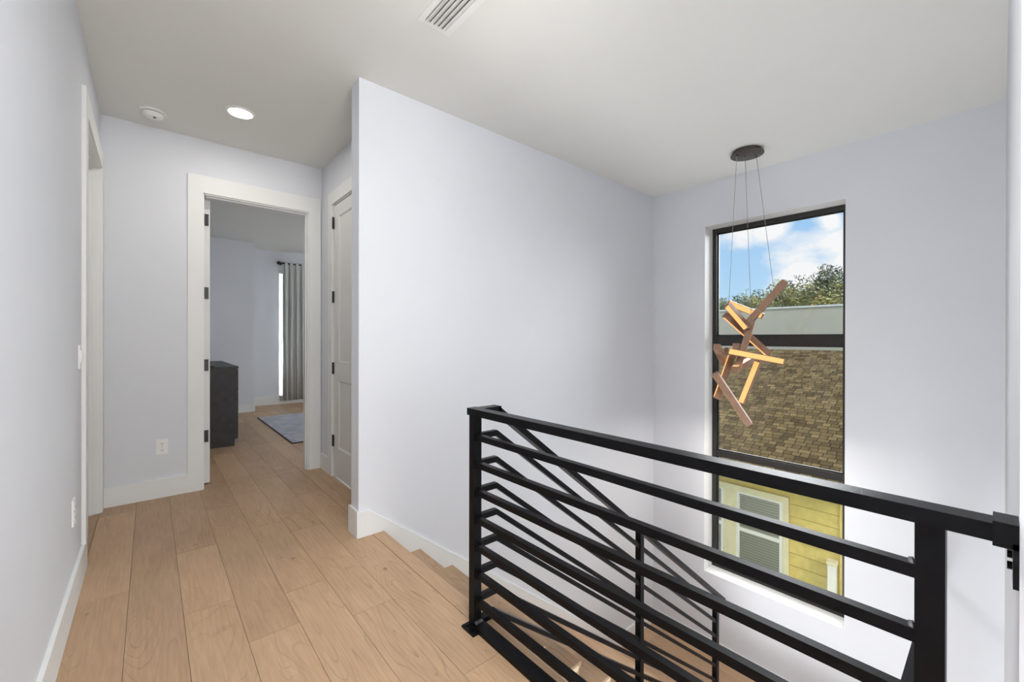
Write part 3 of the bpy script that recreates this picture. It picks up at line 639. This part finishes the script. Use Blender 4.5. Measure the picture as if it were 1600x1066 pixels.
# neighbour's yellow house
hs = empty('neighbor_house', (10, 4, -6.4), 'yellow clapboard house with brown shingle roof seen through the tall window', 'house')
HX = 8.0; HY0, HY1 = 1.50, 10.5; RX0, RZ0 = 7.55, -.86; RS = .395
def HS(mb, n, mt, par=hs): return mb.build(n, mt, par)
mb = MB(); z = -6.4; 
while z < -.95:
    mb.prism([(HX-.022, z), (HX-.008, z+.19), (HX+.02, z+.19), (HX+.02, z)], 'y', HY0+.07, HY1); z += .2
HS(mb, 'lap_siding', 'yellow')
HS(B(HX+.02, 16, HY0+.03, HY1, -6.4, -1.0), 'wall_core', 'yellow')
HS(B(HX-.045, HX+.05, HY0, HY0+.09, -6.4, -.95).box(HX+.05, 8.1, HY0, HY0+.03, -6.4, -.95), 'corner_board', 'yellow')
HS(B(RX0+.02, HX+.02, HY0-.2, HY1, -1.02, -.985), 'soffit', 'ytrim')
HS(B(RX0-.02, RX0+.02, HY0-.3, HY1+.2, -1.02, -.84), 'fascia', 'ytrim')
# roof slope
bm = bmesh.new(); uvl = bm.loops.layers.uv.new('UVMap')
def roofquad(p):
    vs = [bm.verts.new(q[0]) for q in p]; fc = bm.faces.new(vs)
    for lp, q in zip(fc.loops, p): lp[uvl].uv = q[1]
xr = 12.35; zr = RZ0+(xr-RX0)*RS; sl = math.hypot(xr-RX0, zr-RZ0)
ya, yb = HY0-.35, HY1+.3
roofquad([((RX0-.04, ya, RZ0), (ya, 0)), ((RX0-.04, yb, RZ0), (yb, 0)), ((xr, yb, zr), (yb, sl)), ((xr, ya, zr), (ya, sl))])
x2 = 2*xr-RX0
roofquad([((xr, ya, zr), (ya, 0)), ((xr, yb, zr), (yb, 0)), ((x2, yb, RZ0), (yb, sl)), ((x2, ya, RZ0), (ya, sl))])
roofquad([((RX0-.04, ya, RZ0-.06), (0, 0)), ((xr, ya, zr-.06), (1, 0)), ((xr, ya, zr), (1, .1)), ((RX0-.04, ya, RZ0), (0, .1))])
roofquad([((RX0-.04, yb, RZ0-.06), (0, 0)), ((RX0-.04, ya, RZ0-.06), (1, 0)), ((RX0-.04, ya, RZ0), (1, .1)), ((RX0-.04, yb, RZ0), (0, .1))])
roofquad([((RX0-.04, ya, RZ0-.06), (0, 0)), ((RX0-.04, yb, RZ0-.06), (0, 0)), ((xr, yb, zr-.06), (0, 0)), ((xr, ya, zr-.06), (0, 0))])
me = bpy.data.meshes.new('shingle_roof'); bm.to_mesh(me); bm.free(); me.materials.append(M['shingle'])
ro = bpy.data.objects.new('shingle_roof', me); COL.objects.link(ro); ro.parent = hs; ro.matrix_parent_inverse = Matrix.Translation(-Vector(hs.location))
HS(MB().prism([(HX+.1, -1.0), (16.6, -1.0), (xr, zr-.08)], 'y', HY0+.05, HY0+.1), 'gable_wall', 'yellow')
WX = HX-.03
# neighbour's twin sash window
wn = HS(B(WX-.05, WX-.01, 2.26, 3.02, -1.40, -1.30).box(WX-.05, WX-.01, 3.02, 4.1, -1.40, -1.30).box(WX-.045, WX-.01, 2.26, 2.345, -2.75, -1.40).box(WX-.045, WX-.01, 3.07, 3.285, -2.75, -1.40).box(WX-.06, WX-.01, 2.2, 4.2, -2.83, -2.75).box(WX-.045, WX-.01, 4.0, 4.1, -2.75, -1.40), 'window_trim', 'ytrim')
for (a, b) in ((2.345, 3.07), (3.285, 4.0)):
    HS(B(WX-.038, WX-.012, a, a+.05, -2.75, -1.40).box(WX-.038, WX-.012, b-.05, b, -2.75, -1.40).box(WX-.038, WX-.012, a+.05, b-.05, -1.44, -1.40).box(WX-.038, WX-.012, a+.05, b-.05, -2.09, -2.03).box(WX-.038, WX-.012, a+.05, b-.05, -2.75, -2.69), 'sash', 'ywhite')
    HS(B(WX-.014, WX-.0125, a+.05, b-.05, -2.69, -1.44), 'blind', 'blind')
    HS(B(WX-.024, WX-.022, a+.05, b-.05, -2.69, -2.09).box(WX-.024, WX-.022, a+.05, b-.05, -2.03, -1.44), 'glass_pane', 'glass')
vp = empty('corner_post', (7.85, 1.66, -6.4), 'square cream post standing at the corner of the yellow house', 'post')
B(7.80, 7.90, 1.61, 1.71, -6.4, -2.12).bevel(.01, 2).build('shaft', 'ywhite', vp)
B(7.79, 7.91, 1.60, 1.72, -2.12, -2.06).bevel(.012, 2).build('cap', 'ytrim', vp)
# pale building beyond
gb = empty('flat_roofed_building', (18, 6, -6.4), 'pale green grey flat roofed building beyond the shingle roof', 'building')
B(17.5, 21, -8, 26, -6.4, 2.42).build('wall', 'greyroof', gb)
B(17.44, 21.05, -8.05, 26.05, 2.42, 2.48).build('coping', 'greycap', gb)

# trees
def tree(x, y, h, r, mt, label, seed, n=5200):
    R = random.Random(seed); e = empty('tree', (x, y, -6.4), label, 'tree')
    mb = MB(); base = Vector((x, y, -6.4)); fork = Vector((x, y, h-r*1.5))
    mb.cyl(base, fork, .22, .14, n=12)
    blobs = []
    for i in range(16):
        a = R.uniform(0, 6.28); rr = r*R.uniform(.2, .95); c = Vector((x+rr*math.cos(a), y+rr*math.sin(a), h-r*.85+R.uniform(-.35, .62)*r)); blobs.append((c, r*R.uniform(.24, .42)))
        if i < 11: mb.cyl(fork, c, .07, .02, n=7)
    blobs.append((Vector((x, y, h-r*.45)), r*.4))
    mb.build('trunk', 'bark', e, True)
    bm = bmesh.new()
    for i in range(n):
        c, q = R.choice(blobs); d = Vector((R.gauss(0, 1), R.gauss(0, 1), R.gauss(0, 1))).normalized()*q*(R.random()**.35)
        p = c + d; s = R.uniform(.05, .12)
        u = Vector((R.gauss(0, 1), R.gauss(0, 1), R.gauss(0, 1))).normalized(); v = u.orthogonal().normalized()
        vs = [bm.verts.new(p+u*s), bm.verts.new(p+v*s*.45), bm.verts.new(p-u*s), bm.verts.new(p-v*s*.45)]; bm.faces.new(vs)
    m_ = MB(); m_.bm.free(); m_.bm = bm; m_.build('foliage', mt, e)
tree(24.5, 10.6, 3.75, 2.0, 'leaf2', 'low dark tree at the left end of the tree row beyond the rooftops', 1)
tree(27.0, 8.9, 4.35, 2.2, 'leaf1', 'olive green tree rising behind the pendant light beyond the rooftops', 2, 6500)
tree(24.8, 6.6, 4.25, 2.2, 'leaf1', 'tall olive leaved tree in the middle of the row beyond the rooftops', 3, 6500)
tree(27.5, 5.6, 5.1, 2.4, 'leaf2', 'tallest dark tree at the right end of the row beyond the rooftops', 4, 6500)
tree(30.5, 11.5, 4.0, 2.6, 'leaf2', 'far dark tree half hidden behind the left trees of the row', 5, 5000)
